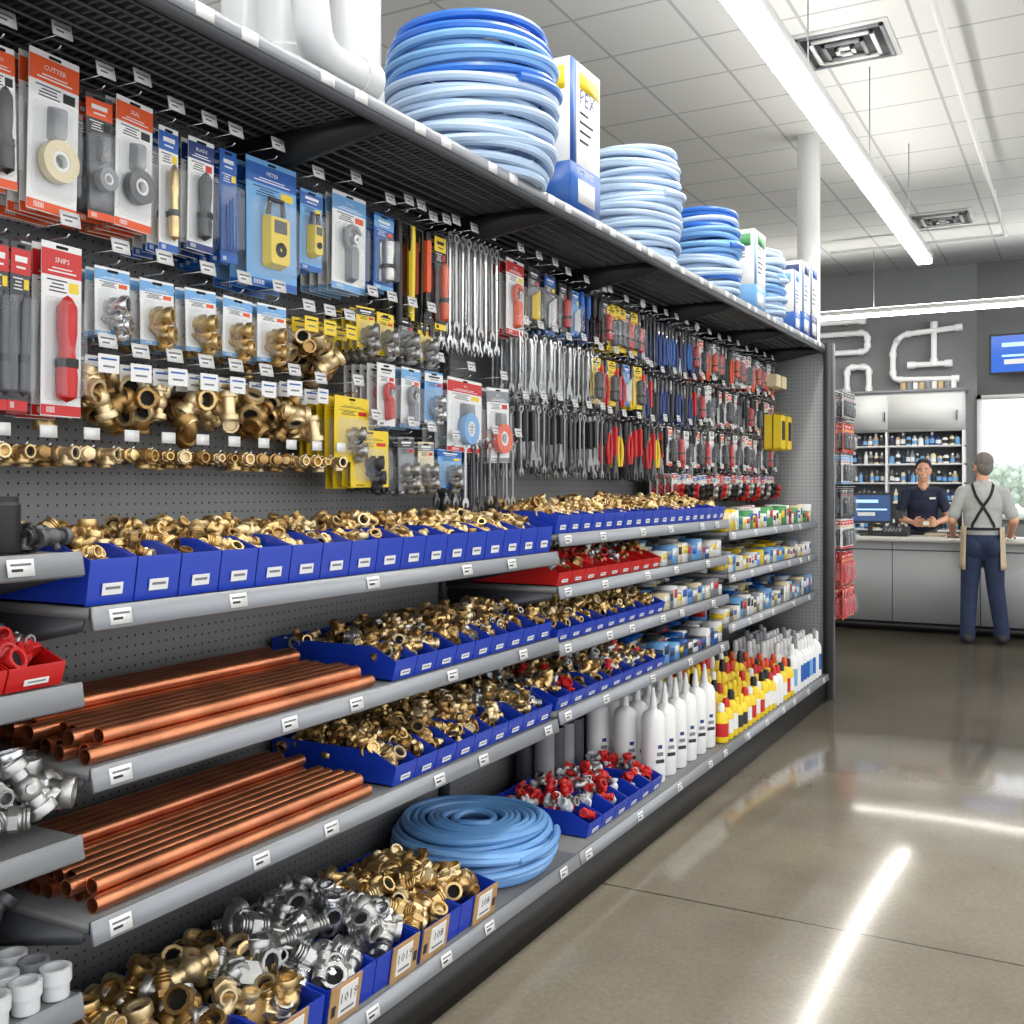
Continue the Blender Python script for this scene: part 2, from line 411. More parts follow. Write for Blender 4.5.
bx(g,xt-.012,xt,-.6,7.33,zt-.05,zt,'frame'); bx(g,xt,xt+.004,-.6,7.33,zt-.028,zt+.004,'lip')
bx(g,XB-.3,XB-.288,-.6,7.33,zt-.05,zt,'frame')
bx(g,XB-.288,xt-.012,-.6,7.32,zt-.0005,zt+.0015,'shade_sheet')  # added dark sheet, blocks the bright ceiling behind the wires
for i in range(17):
    x=XB-.27+i*.048
    if x<xt-.01: bx(g,x-.003,x+.003,-.6,7.33,zt-.012,zt-.005,'wire')
y=-.6
while y<7.32:
    bx(g,XB-.29,xt-.01,y-.0018,y+.0018,zt-.006,zt-.001,'wire'); y+=.0245
for y in (-.6,.2,1.2,2.2,3.2,4.2,5.25,6.3,7.25):
    prism(g,[(XB,zt-.012),(xt-.01,zt-.012),(xt-.01,zt-.05),(xt-.06,zt-.06),(XB+.02,zt-.13),(XB,zt-.13)],y-.016,y+.016,'darkframe')
for k in range(46):
    y=1.3+k*.13
    if k%3!=1: box(g,(xt+.005,y,zt-.012),(.002,.05,.028),'label')
child(g,'top_wire_shelf',flat=True)
# ------------------------------------------------------------ bins
def bin_(g,xf,y,z,w,dep,h,m,hf=None,cardfront=False):
    hf=hf or h*.62; t=.003; y0,y1=y+.002,y+w-.002
    sd=[(0,0),(.014,hf),(-.06,h),(-dep,h),(-dep,0)]
    sd=[(xf-.014+p,z+q) for p,q in sd]
    prism(g,sd,y0,y0+t,m); prism(g,sd,y1-t,y1,m)
    bx(g,xf-.014-dep,xf-.014,y0,y1,z,z+t,m); bx(g,xf-.014-dep,xf-.014-dep+t,y0,y1,z,z+h,m)
    X=xf-.014
    prism(g,[(X,z),(X+.014,z+hf),(X+.018,z+hf),(X+.018,z+hf-.006),(X+.005,z)],y0,y1,m)
    M=TR(X+.0125,(y0+y1)/2,z+hf*.5,ry=math.atan2(.014,hf))
    if cardfront:
        s=cardfront
        box(g,(.004,w*.16*s,0),(.004,w*.62,hf*1.1),'card',M); box(g,(.007,w*.12*s,hf*.05),(.002,w*.36,hf*.8),'label',M)
        text(g,R.choice(['1019','108','1/2']),hf*.4,'ink',M@TR(.0085,w*.12*s,hf*.12)); box(g,(.0082,w*.12*s,-hf*.22),(.001,w*.26,hf*.07),'inkgrey',M)
        box(g,(.0066,w*.4*s,-hf*.1),(.001,w*.08,hf*.3),'ink',M)
    elif w<.2:
        box(g,(.003,0,-hf*.16),(.0015,w*.42,hf*.26),'label',M); box(g,(.004,0,-hf*.14),(.001,w*.3,hf*.06),'inkgrey',M)
def bins_row(xf,y0,y1,z,n,dep=.42,h=.1,m='bin_blue',fill='brass',sc=1,per=44,heap=.035,names=('blue_parts_bin_row','brass_fitting_pile'),cardfront=False,maps=None,hf=None):
    g=G(); f=G(); w=(y1-y0)/n
    for i in range(n):
        y=y0+i*w; bin_(g,xf,y,z,w,dep,h,m,hf,(1 if i%2 else -1) if cardfront else False)
        mp=maps or (None,None,MLT,MBR)
        if callable(mp): mp=mp(i)
        pile(f,xf-dep+.02,xf-.045,y+.02,y+w-.02,z+h*.35,z+h+heap,per,sc,mp)
    fin(g,names[0]); fin(f,names[1])
XS=XF-.012
bins_row(XS,1.34,3.28,1.228,17,dep=.42,h=.112,hf=.088,heap=.025,per=48,sc=.9)
bins_row(XS,2.33,3.28,.928,9,dep=.42,h=.09,heap=.03,sc=.9,per=48,maps=(None,None,MLT,MBR,MBR,MSTEEL))
bins_row(XS,2.33,3.28,.643,9,dep=.42,h=.09,heap=.03,sc=.95,per=46,maps=lambda i:(None,MLT,MBR,MSTEEL if i>5 else None))
bins_row(XS,3.32,5.28,1.288,19,dep=.42,h=.08,hf=.065,heap=.03,per=30)
bins_row(XS,3.33,4.35,1.103,9,dep=.4,h=.075,m='bin_red',per=22,names=('red_parts_bin_row','fitting_pile'),maps=(MSTEEL,MRED,MBR))
bins_row(XS,3.32,4.4,.903,10,dep=.42,h=.075,per=30)
bins_row(XS,3.32,4.4,.663,9,dep=.42,h=.075,per=30,maps=lambda i:((None,MSTEEL),(MRED,MSTEEL,None),(None,MPVC,MBR))[i%3])
bins_row(XBASE-.03,3.45,4.2,.186,6,dep=.4,h=.085,per=26,maps=(MRED,MRED,MSTEEL,MPVC),names=('blue_parts_bin_row','red_fitting_pile'))
bins_row(XBASE-.01,2.33,2.74,.186,2,dep=.44,h=.1,per=52,sc=1.3,cardfront=True,hf=.085,heap=.05)
bins_row(XBASE-.01,1.94,2.32,.186,2,dep=.46,h=.1,per=52,sc=1.6,cardfront=True,hf=.09,heap=.08,maps=(MSTEEL,MSTEEL,MSTEEL,MCHR),names=('blue_parts_bin_row','steel_fitting_pile'))
bins_row(XBASE-.01,1.36,1.93,.186,3,dep=.46,h=.1,per=56,sc=1.45,cardfront=True,hf=.09,heap=.06,maps=(None,MLT,MBR,MBR,MSTEEL))
# left section
g=G(); pile(g,-2.03,-1.8,1.0,1.3,1.35,1.39,60,1.0,(MIRON,MIRON,MSTEEL),flat=True); pile(g,-1.8,-1.66,1.24,1.3,1.35,1.37,22,.9,(MIRON,MSTEEL,MIRON),flat=True); fin(g,'iron_fitting_pile')
g=G()
for i in range(3):
    for j in range(2): lathe(g,[(.03,0),(.032,.005),(.032,.085),(.028,.09),(.028,.1),(.0,.1)],18,'dkgrey' if (i+j)%2 else 'black',TR(-1.68-.07*j,1.06+.068*i,1.335))
fin(g,'black_canister_group')
bins_row(XS,.7,1.29,1.093,5,dep=.4,h=.07,m='bin_red',per=26,names=('red_parts_bin_row','fitting_pile'),maps=(MRED,MRED,MSTEEL))
g=G(); pile(g,-2.03,-1.64,.65,1.305,.83,.92,300,1.35,(MCHR,MSTEEL,MSTEEL),flat=True); fin(g,'chrome_fitting_pile')
g=G()
for i in range(8):
    for j in range(3):
        lathe(g,[(.02,0),(.024,0),(.024,.026),(.028,.028),(.028,.054),(.021,.054),(.021,.02)],14,'pvc' if (i+j)%4 else 'grey',TR(-1.65-.062*j,.85+.062*i,.522))
fin(g,'pvc_cap_group')
g=G(); pile(g,-2.03,-1.83,.65,1.29,.54,.68,120,1.4,(MSTEEL,MPVC,MIRON,MSTEEL),flat=True); fin(g,'mixed_fitting_pile')
g=G(); pile(g,-2.03,-1.6,.65,1.3,.2,.3,120,1.4,(None,MSTEEL,MIRON),flat=True); fin(g,'mixed_fitting_pile')
# ------------------------------------------------------------ copper pipes
def pipes(z,ya,yb):
    g=G(); r=.0165
    def pp(x,zz,a,b):
        prof=[(r*.86,0),(r,0),(r,b-a),(r*.86,b-a)]
        lathe(g,prof,16,'copper',TR(x,a,zz,rx=-pi/2),closed=True)
    for i in range(12):
        pp(-1.655-i*.0345,z+r,ya+R.uniform(-.03,.05),yb-R.uniform(0,.05)-i*.006)
    for i in range(11):
        pp(-1.672-i*.0345,z+r*2.75,ya+R.uniform(-.03,.05),yb-R.uniform(0,.06)-i*.006)
    for i in range(4):
        pp(-1.86-i*.0345,z+r*4.5,ya+R.uniform(0,.06),yb-R.uniform(0.02,.1))
    fin(g,'copper_pipe_stack')
pipes(.926,1.36,2.27); pipes(.641,1.36,2.27)
# ------------------------------------------------------------ hose coils
def coil(x,y,z,Ro,h,hr,mats,name='blue_hose_coil',inner=2,tie=True,allin=0):
    g=G(); n=max(2,int(h/(hr*1.8)))
    for i in range(n):
        t=(i+.5)/n; bul=math.sin(pi*min(1,max(0,t)))**.5
        for k in range(inner+ (3 if i in (0,n-1) else 0)):
            rad=Ro*(.86+.14*bul)-hr-k*hr*1.95+R.uniform(-.012,.006)
            if rad<.06: continue
            ph=R.uniform(0,6.28)
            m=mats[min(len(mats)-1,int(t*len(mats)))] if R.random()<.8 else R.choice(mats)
            pts=[(x+rad*math.cos(a)+.003*math.sin(3*a+ph),y+rad*math.sin(a),z+hr+(h-2*hr)*i/max(1,n-1)+.004*math.sin(2*a+ph)*(0 if i==0 else 1)+(.012*math.sin(a+ph) if 1<i<n-1 else 0)) for a in np.linspace(0,2*pi,49)[:-1]]
            sweep(g,pts,hr,8,m,closed=True)
    if tie:
        for a in (2.6,):
            ca,sa=math.cos(a),math.sin(a); ro=Ro+.004; ri=Ro-.1
            pts=[(x+q*ca,y+q*sa,zz) for q,zz in ((ri,z+.002),(ro*.9,z+.002),(ro,z+h*.25),(ro,z+h*.75),(ro*.9,z+h+.002),(ri,z+h+.002))]
            sweep(g,pts,.004,6,'white')
    e=[(x+Ro*math.cos(a),y+Ro*math.sin(a),z+h*.6+.02*a) for a in np.linspace(-.5,.6,10)]
    sweep(g,e,hr,8,mats[-1])
    fin(g,name)
coil(-1.81,3.05,.187,.28,.16,.0125,['hose_blue','hose_mid','hose_blue'],inner=5,tie=False)
zc=2.422
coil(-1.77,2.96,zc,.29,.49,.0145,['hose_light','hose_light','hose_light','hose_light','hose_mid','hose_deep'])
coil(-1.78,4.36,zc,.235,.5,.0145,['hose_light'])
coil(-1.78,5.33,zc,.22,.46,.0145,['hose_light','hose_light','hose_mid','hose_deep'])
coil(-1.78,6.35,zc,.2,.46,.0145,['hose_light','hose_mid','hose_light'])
g=G()
def pvct(x,y,r=.076):
    lathe(g,[(r*.9,0),(r*1.12,0),(r*1.12,.1),(r,.11),(r,.42),(r*1.12,.43),(r*1.12,.52),(r*.95,.52),(r*.95,.44)],28,'pvc',TR(x,y,zc),caps=False)
pvct(-1.74,2.03); pvct(-1.74,2.29); pvct(-1.95,2.12)
r=.045
p=[(-1.60,1.93,zc+.24),(-1.6,1.94,zc+.17)]+[(-1.6,2.02-.07*math.cos(a),zc+.12-.065*math.sin(a)) for a in np.linspace(0,pi/2,6)]+[(-1.6,2.12,zc+.055)]
sweep(g,p,r,18,'pvc')
lathe(g,[(r*.9,0),(r*1.2,0),(r*1.2,.06),(r,.07)],20,'pvc',TR(-1.6,2.11,zc+.055,rx=-pi/2)); lathe(g,[(r,0),(r*1.2,.01),(r*1.2,.07),(r*.9,.07)],20,'pvc',TR(-1.6,1.935,zc+.2,rx=.1))
fin(g,'pvc_pipe_fitting_group')
def carton(x0,x1,y0,y1,h,cols):
    g=G(); z=zc
    bx(g,x0,x1,y0,y1,z,z+h,'white'); e=.0015
    w=y1-y0
    bx(g,x1,x1+e,y0,y1,z,z+h*.34,cols[0]); bx(g,x1,x1+e,y0,y0+w*.2,z+h*.34,z+h,cols[0])
    bx(g,x0,x1,y0-e,y0,z,z+h*.34,cols[0]); bx(g,x0+.02,x1-.02,y0-e,y0,z+h*.8,z+h*.95,cols[1])
    bx(g,x1,x1+e,y0+w*.3,y1-.01,z+h*.84,z+h*.95,cols[1])
    for k in range(4): bx(g,x1,x1+e,y0+w*.32,y0+w*(.6+.08*(k%3)),z+h*(.5+.06*k),z+h*(.515+.06*k),'ink')
    bx(g,x1+e,x1+2*e,y0+w*.25,y1-w*.2,z+h*.1,z+h*.25,'label')
    text(g,'PEX',w*.3,'dkblue',TR(x1+2*e,(y0+y1)/2+w*.05,z+h*.78)); text(g,'FITTINGS',w*.13,'white',TR(x1+2*e,(y0+y1)/2,z+h*.3))
    text(g,'PIPE',w*.25,'dkblue',TR(0,y0-2*e,z+h*.7)@TR((x0+x1)/2,0,0,rz=-pi/2))
    fin(g,'product_carton',flat=True)
carton(-1.84,-1.6,3.36,3.62,.56,('blue','yellow'))
carton(-1.80,-1.6,5.72,5.95,.46,('ltblue','green'))
carton(-1.80,-1.6,6.62,6.78,.40,('blue','ltblue'))
carton(-1.84,-1.6,6.84,7.04,.5,('blue','dkblue')); carton(-1.84,-1.6,7.07,7.27,.52,('dkblue','blue'))
# ------------------------------------------------------------ hanging goods
def t_wrench(L=.22,m='chrome'):
    g=G(); r=.017
    lathe(g,[(r*.55,-.004),(r,-.004),(r,.004),(r*.55,.004)],12,m,TR(0,0,-.006,ry=pi/2),closed=True)
    prism(g,[(-.007,-.02),(.007,-.02),(.0055,-L+.03),(-.0055,-L+.03)],-.0025,.0025,m,'YZ')
    o=[]
    for a in np.linspace(math.radians(-60),math.radians(240),12): o.append((.02*math.cos(a+0),-L+.014+.02*math.sin(a)))
    o+=[(-.008,-L+.012),(.0,-L+.018),(.008,-L+.012)]
    prism(g,o,-.004,.004,m,'YZ'); return g
def t_adj(L=.25,m='iron',hm='iron'):
    g=G()
    prism(g,[(-.01,0),(.01,0),(.013,-.02),(.008,-.05),(.012,-L*.7),(.018,-L*.75),(.03,-L*.84),(.032,-L),(.016,-L*.99),(.01,-L*.88),(-.006,-L*.88),(-.01,-L),(-.022,-L*.97),(-.022,-L*.8),(-.012,-L*.7),(-.008,-.05),(-.013,-.02)],-.006,.006,m,'YZ')
    rprism(g,0,-L*.33,.026,L*.55,.01,-.008,.01,hm,.9); rprism(g,0,-L*.33,.024,L*.55,.01,-.009,-.008,hm,1); return g
def t_pliers(L=.2,hm='red',m='iron'):
    g=G()
    for s in (-1,1):
        prism(g,[(s*.001,-.002),(s*.007,-.004),(s*.016,-.045),(s*.012,-.07),(0,-.07)],-.005,.005,m,'YZ')
        pts=[(0,s*.008,-.06),(0,s*.018,-.085),(0,s*.024,-.12),(0,s*.021,-L*.8),(0,s*.013,-L)]
        sweep(g,pts,[.006,.0075,.009,.009,.007],8,hm)
    cyl(g,(-.008,0,-.055),.008,.016,'chrome',10,'X'); return g
def t_driver(L=.22,hm='red'):
    g=G(); lathe(g,[(.0,0),(.011,-.003),(.014,-.012),(.014,-.08),(.009,-.092),(.011,-.1),(.0035,-.105),(.003,-L+.01),(.004,-L)],10,hm); return g
def t_saw(L=.3,hm='orange'):
    g=G(); sweep(g,[(0,-.02,-.02),(0,.035,-.02),(0,.04,-.04),(0,.04,-L+.05),(0,.03,-L+.02),(0,-.02,-L+.02)],.006,8,'black')
    sweep(g,[(0,-.02,-.02),(0,-.022,-L*.3),(0,-.02,-L+.02)],[.011,.014,.011],8,hm); box(g,(0,-.02,-L/2),(.002,.012,L-.03),'steel'); return g
TW=t_wrench(); TW2=t_wrench(.26,'steel'); TWB=t_wrench(.24,'iron'); TWL=t_wrench(.37,'chrome'); TWM=t_wrench(.32,'steel'); TAC=t_adj(.22,'chrome','chrome'); TAR=t_adj(.26,'iron','red'); TAO=t_adj(.34,'black','orange'); TAK=t_adj(.24,'steel','black')
TPR=t_pliers(); TPB=t_pliers(.2,'blue'); TPY=t_pliers(.2,'yellow'); TPO=t_pliers(.22,'orange'); TPK=t_pliers(.22,'black','steel'); TPN=t_pliers(.22,'dkblue')
TDR=t_driver(); TDY=t_driver(.2,'yellow'); TDB=t_driver(.22,'blue'); TDK=t_driver(.2,'black'); TS=t_saw(.36,'black'); TSY=t_saw(.34,'yellow')
def ring(g,cy,cz,r,m,x=.01,th=.02,inner=.5):
    lathe(g,[(r*inner,0),(r,0),(r,th),(r*inner,th)],20,m,TR(x,cy,cz,ry=pi/2),closed=True)
def product(g,kind,w,h,pm):
    zc=-h*.58; s=min(w,h*.6)
    if kind=='disk':
        ring(g,0,zc-h*.1,s*.36,pm); ring(g,0,zc-h*.1,s*.2,'white',x=.012,th=.016,inner=.6)
        rprism(g,0,zc+h*.14,w*.3,h*.22,.008,.003,.025,'smoke')
    elif kind=='tube':
        lathe(g,[(.0,0),(w*.2,.01),(w*.22,h*.15),(w*.16,h*.3),(w*.2,h*.4),(w*.2,h*.55),(w*.1,h*.6),(0,h*.62)],12,pm,TR(.018,0,-h*.92))
        lathe(g,[(w*.23,0),(w*.23,h*.05)],12,'black',TR(.018,0,-h*.72))
    elif kind=='meter':
        rprism(g,0,zc-h*.05,w*.42,h*.42,.012,.003,.03,pm,.88); box(g,(.031,0,zc+h*.06),(.002,w*.24,h*.1),'dkgrey')
        ring(g,0,zc-h*.12,w*.1,'black',x=.028,th=.006,inner=.3); sweep(g,[(.015,-w*.15,zc+h*.16),(.015,-w*.12,zc+h*.28),(.015,w*.12,zc+h*.28),(.015,w*.15,zc+h*.16)],.007,8,'dkgrey')
    elif kind=='cutter':
        a=np.linspace(.4,5.2,12); sweep(g,[(.015,s*.22*math.cos(t),zc+h*.12+s*.22*math.sin(t)) for t in a],.009,8,pm)
        rprism(g,0,zc-h*.15,w*.25,h*.36,.008,.004,.026,pm); ring(g,s*.1,zc+h*.12,s*.1,'steel',x=.008,th=.012,inner=.3)
    elif kind=='fit':
        for dy,dz,q in ((0,0,0),(w*.08,-h*.16,2)): g.add(FT[q],TR(.016,dy-.008,zc-.015+dz,rx=.7,rz=.5,s=1.05),{'brass':pm,'brass_dk':pm})
    elif kind=='bits':
        for k in range(4):
            cyl(g,(.012,(k-1.5)*w*.18,-h*.9),w*.05,h*(.4+.04*k),pm,8)
def card(w,h,cm,top,kind,pm,word=None,blister='clear'):
    g=G(); f=.0012
    box(g,(0,0,-h/2-.0),(.0016,w,h),cm); box(g,(f,0,-h*.115),(.001,w*.995,h*.15),top)
    box(g,(f,0,-h*.965),(.001,w*.995,h*.06),top)
    wc='white' if top not in('white','yellow','cream') else 'ink'
    dk='white' if cm in('orange','red','blue','dkblue','dkgrey','black') else 'ink'
    rprism(g,0,-.008,.03 if w>.06 else w*.4,.006,.0025,.0005,.0021,'hole',1)
    if word and w>.05: text(g,word,min(w*.15,h*.045),wc,TR(.0022,0,-h*.10)); box(g,(.002,0,-h*.165),(.001,w*.7,h*.008),wc); box(g,(.002,0,-h*.145),(.001,w*.5,h*.006),wc)
    else: box(g,(.002,0,-h*.10),(.001,w*.6,h*.035),wc); box(g,(.002,0,-h*.15),(.001,w*.45,h*.012),wc)
    for k in range(4): box(g,(.0013,-w*.12+w*.02*(k%2),-h*(.215+.021*k)),(.001,w*(.5-.07*(k*7%4)),h*.007),dk)
    box(g,(.0013,w*.3,-h*.245),(.001,w*.24,h*.06),{'orange':'black','red':'yellow','blue':'yellow','ltblue':'orange'}.get(top,'red'))
    for k in range(7): box(g,(.0018,-w*.36+k*w*.03,-h*.963),(.001,w*.012,h*.035),wc)
    product(g,kind,w,h,pm)
    rprism(g,0,-h*.61,w*.84,h*.6,min(w,h)*.12,.001,.034,blister,.9)
    return g
hooks=G(); HX=-1.875
def hook(Y,Z,x=HX,lab=True):
    sweep(hooks,[(XB,Y,Z),(x+.015,Y,Z),(x+.022,Y,Z+.006)],.0022,5,'chrome')
    if lab:
        sweep(hooks,[(XB,Y,Z+.03),(x+.02,Y,Z+.03)],.0018,5,'chrome')
        M=TR(x+.025,Y,Z+.036,ry=-.2); box(hooks,(0,0,0),(.002,.048,.032),'label',M); box(hooks,(.0013,0,.005),(.001,.036,.004),'inkgrey',M); box(hooks,(.0013,-.006,-.005),(.001,.018,.004),'inkgrey',M)
packs=G(); tools=G(); brs=G()
def hang(tmpl,Y,Z,n=5,dx=.03,x=HX,g=None,lab=True,mm=None):
    g=packs if g is None else g
    hook(Y,Z+.012,x,lab)
    for i in range(n):
        xx=x-i*dx
        if xx<XB+.02: break
        g.add(tmpl,TR(xx,Y+R.uniform(-.003,.003),Z+R.uniform(-.003,.003),rx=R.uniform(-.03,.03),rz=R.uniform(-.05,.05)),mm)
c=card
Z1=2.30
hang(c(.07,.28,'white','orange','tube','black','PRO'),1.325,Z1+.02)
hang(c(.12,.33,'white','orange','disk','cream','CUTTER'),1.455,Z1+.045)
hang(c(.07,.27,'dkgrey','orange','disk','grey'),1.565,Z1)
hang(c(.105,.29,'white','orange','disk','dkgrey','SEAL'),1.665,Z1+.02)
hang(c(.06,.29,'white','blue','tube','brass'),1.765,Z1-.01)
hang(c(.08,.27,'white','dkblue','tube','dkgrey','BLADE'),1.87,Z1-.01)
hang(c(.06,.28,'blue','blue','bits','blue'),1.96,Z1-.01,6)
hang(c(.19,.33,'ltblue','blue','meter','yellow','METER'),2.115,Z1,3,.05)
hang(c(.09,.22,'ltblue','blue','meter','yellow'),2.28,Z1-.03)
hang(c(.15,.28,'white','ltblue','cutter','grey','TOOL'),2.45,Z1)
hang(c(.10,.23,'blue','ltblue','tube','steel'),2.62,Z1-.02)
for y in (2.72,): hang(TS,y,Z1,3,.05,g=tools)
hang(TSY,2.79,Z1,3,.05,g=tools)
hang(TAO,2.86,Z1-.02,3,.05,g=tools); hang(c(.07,.32,'black','yellow','tube','orange'),2.94,Z1-.01,4)
for k in range(9): hang((TWL,TWM)[k%2],3.0+k*.04,Z1,4,.035,g=tools,lab=k%3==0)
hang(c(.15,.28,'white','red','cutter','orange','VALVE'),3.46,Z1)
hang(c(.10,.22,'dkgrey','black','bits','yellow'),3.61,Z1); hang(c(.10,.24,'dkgrey','blue','bits','steel'),3.75,Z1)
Z2=1.94
for y in (1.27,1.33,1.38): hang(c(.045,.34,'dkgrey','red','tube','dkgrey'),y,Z2,5,lab=False)
hang(c(.10,.36,'white','red','tube','red','SNIPS'),1.475,Z2+.02)
for y,w,p in ((1.605,.095,'chrome'),(1.73,.1,'brass'),(1.865,.1,'brass'),(1.99,.105,'brass'),(2.12,.105,'brass')):
    hang(c(w,.15,'white','ltblue','fit',p,'1/2'),y,Z2-.01,5)
def cluster(Y,Z,n=10,sc=1.2,lab=True,tag=None,hgt=.09,mp=(None,MLT,MBR)):
    hook(Y,Z+.02,HX,lab)
    for i in range(n):
        x=R.uniform(XB+.04,HX+.02)
        brs.add(R.choice((FT[0],FT[2],FT[0],FT[4])),rrot(x,Y+R.uniform(-.03,.03),Z-.012-R.uniform(0,hgt),sc*R.uniform(.9,1.2)),R.choice(mp))
    if tag:
        for i in range(3):
            M=TR(HX+.03-i*.04,Y+R.uniform(-.006,.006),Z+.006,rz=R.uniform(-.15,.15)); box(packs,(0,0,0),(.001,.055,.04),tag,M); box(packs,(.001,0,.01),(.001,.04,.004),'blue' if tag=='white' else 'ink',M); box(packs,(.001,0,-.006),(.001,.03,.004),'inkgrey',M)
for y in (2.24,2.33,2.42): cluster(y,Z2-.05,10,1.15,tag='yellow')
for y,a,b in ((2.53,'yellow','black'),(2.63,'yellow','yellow'),(2.74,'dkgrey','black'),(2.85,'yellow','black')): hang(c(.085,.13,a,b,'fit','steel'),y,1.985,5)
Z3=1.705
for y in (1.57,1.66,1.76,1.86,1.96,2.07,2.18,2.29): cluster(y,Z3+R.uniform(-.01,.01),10,1.2,hgt=.08,tag='white')
hang(c(.17,.19,'yellow','yellow','fit','steel','PVC'),2.46,Z3+.01)
hang(c(.1,.19,'white','white','cutter','red'),2.63,1.83); hang(c(.11,.19,'white','ltblue','cutter','grey','KIT'),2.77,1.83); hang(c(.1,.17,'ltblue','white','fit','chrome'),2.9,1.83)
hang(c(.24,.25,'white','red','disk','ltblue','TAPE'),3.1,1.82,3,.05)
hang(c(.15,.27,'white','grey','disk','orange','DISC'),3.33,1.81,4,.04)
Z4=1.535
for k in range(22):
    y=1.26+k*.053; hook(y,Z4,-1.86,False)
    if k%2: box(hooks,(-1.845,y,Z4+.03),(.002,.04,.025),'label',TR())
    for i in range(7):
        brs.add(R.choice((FT[1],FT[3],FT[2],FT[5])),TR(-2.06+i*.034,y+R.uniform(-.006,.006),Z4-.012,ry=pi/2,rx=R.uniform(-.6,.6),s=R.uniform(.75,.95)),R.choice((None,MLT,MBR)))
hang(c(.19,.17,'yellow','yellow','fit','dkgrey','SEAL'),2.55,1.62,4); hang(c(.09,.18,'grey','dkgrey','fit','steel'),2.74,1.61); hang(c(.09,.16,'cream','grey','fit','steel'),2.85,1.60)
hang(c(.14,.13,'ltblue','blue','fit','steel'),3.0,1.58)
def zone(y0,y1,Z,opts,pitch=.075,n=4,dx=.04,lab=3):
    y=y0;k=0
    while y<y1:
        t=opts[k%len(opts)] if R.random()<.75 else R.choice(opts)
        hang(t,y,Z+R.uniform(-.01,.01),n,dx,g=tools,lab=(k%lab==0)); y+=pitch*R.uniform(.85,1.15); k+=1
cr=c(.08,.2,'white','red','cutter','black'); cy=c(.1,.2,'yellow','yellow','tube','dkgrey'); cb=c(.08,.19,'ltblue','blue','bits','steel'); ck=c(.08,.2,'dkgrey','black','tube','red'); co=c(.08,.2,'white','orange','tube','black')
cw=c(.08,.2,'white','white','bits','black'); cg=c(.08,.18,'grey','dkgrey','tube','orange')
zone(3.87,4.3,Z1-.02,[ck,TDK,cb,TAR,TDB],.065); zone(4.3,4.7,Z1-.02,[ck,cy,cy,TDY],.065); zone(4.7,5.5,Z1-.02,[TPN,TAK,TPN,TWB,TPB],.052)
zone(5.5,7.2,Z1-.02,[ck,TPK,co,TDK,TPO,cg,cw],.065)
zone(3.5,4.2,2.03,[TW,TW2,TAC,TW],.045); zone(4.2,4.8,2.02,[TPR,cb,TPY,cy,TAR],.062); zone(4.8,5.6,2.0,[TPN,TAR,TPK,TWB],.055); zone(5.6,7.2,2.02,[ck,co,TDK,cw,TAK,TDK,cr,TPK],.065)
zone(3.5,4.3,1.76,[TW2,TWB,TAK,TW],.048); zone(4.3,5.0,1.75,[TDK,TPR,TAR,TPY],.058); zone(5.0,7.2,1.765,[TAK,TDK,co,TPK,ck,TPR,cw],.065)
zone(5.2,7.2,1.52,[c(.08,.13,'white','red','fit','red'),c(.08,.12,'red','red','fit','steel'),c(.07,.12,'white','blue','fit','black')],.08)
zone(3.1,3.5,1.60,[TW,TWB,TW],.055)
fin(packs,'hanging_blister_pack_display'); fin(tools,'hanging_hand_tool_display'); fin(brs,'hanging_brass_fitting_display'); fin(hooks,'pegboard_hook_set',flat=True)
g=G()
for y,z in ((6.95,1.93),(7.12,1.93)):
    for i in range(2):
        rprism(g,y,z-.11,.12,.24,.02,-1.80-i*.06,-1.75-i*.06,'yellow',.92)
        if i==0: rprism(g,y,z-.1,.07,.13,.012,-1.752,-1.746,'black',.95)
    sweep(g,[(XB,y,z+.02),(-1.74,y,z+.02)],.003,6,'chrome')
for y in (6.95,7.1): bx(g,-1.9,-1.78,y-.06,y+.06,2.12,2.2,'cream')
fin(g,'yellow_tool_case_group')
# end cap packs
g=G()
for i in range(4):
    for z,h,m1,m2 in ((2.12,.19,'white','dkgrey'),(1.9,.2,'orange','red'),(1.68,.2,'white','ltblue'),(1.45,.2,'grey','black'),(1.23,.2,'white','red'),(1.0,.22,'red','red'),(.76,.22,'red','orange')):
        t=card(.09,h,m1,m2,'cutter','red' if m1=='red' else 'black',blister='clear'); Y=7.46+i*.1
        for k in range(4): g.add(t,TR(-1.465-k*.045,Y,z,rz=R.uniform(-.3,.1)))
        sweep(g,[(-1.8,Y,z+.01),(-1.44,Y,z+.01)],.003,5,'chrome')
bx(g,-1.83,-1.78,7.41,7.9,0,2.3,'frame')
fin(g,'endcap_pack_display')
# ------------------------------------------------------------ shelf goods, far sections
def smallboxes(y0,y1,z,cols,h=(.05,.1),name='small_product_box_row',w=(.05,.08),xf=XS):
    g=G()
    for row in range(4):
        y=y0
        x1=xf-.01-row*.1
        while y<y1-.03:
            ww=min(R.uniform(*w),y1-y); hh=R.uniform(*h); a=R.choice(cols); b=R.choice(['white','ink','yellow','red','blue','white'])
            bx(g,x1-.085,x1,y,y+ww-.004,z,z+hh,a); bx(g,x1,x1+.001,y+.006,y+ww-.01,z+hh*.45,z+hh*.85,b); bx(g,x1-.08,x1-.005,y-.0008,y,z+hh*.3,z+hh*.7,b)
            y+=ww
    fin(g,name,flat=True)
smallboxes(4.4,5.28,1.103,['ltblue','white','blue','white','cream','grey'])
smallboxes(4.42,5.28,.903,['white','cream','ltblue','grey'])
smallboxes(4.42,5.28,.663,['white','blue','ltblue','dkgrey'])
smallboxes(5.32,7.3,1.223,['yellow','white','cream','green','red','white'],(.06,.12))
smallboxes(5.32,7.3,1.003,['white','cream','yellow','white','ltblue','grey'],(.05,.1))
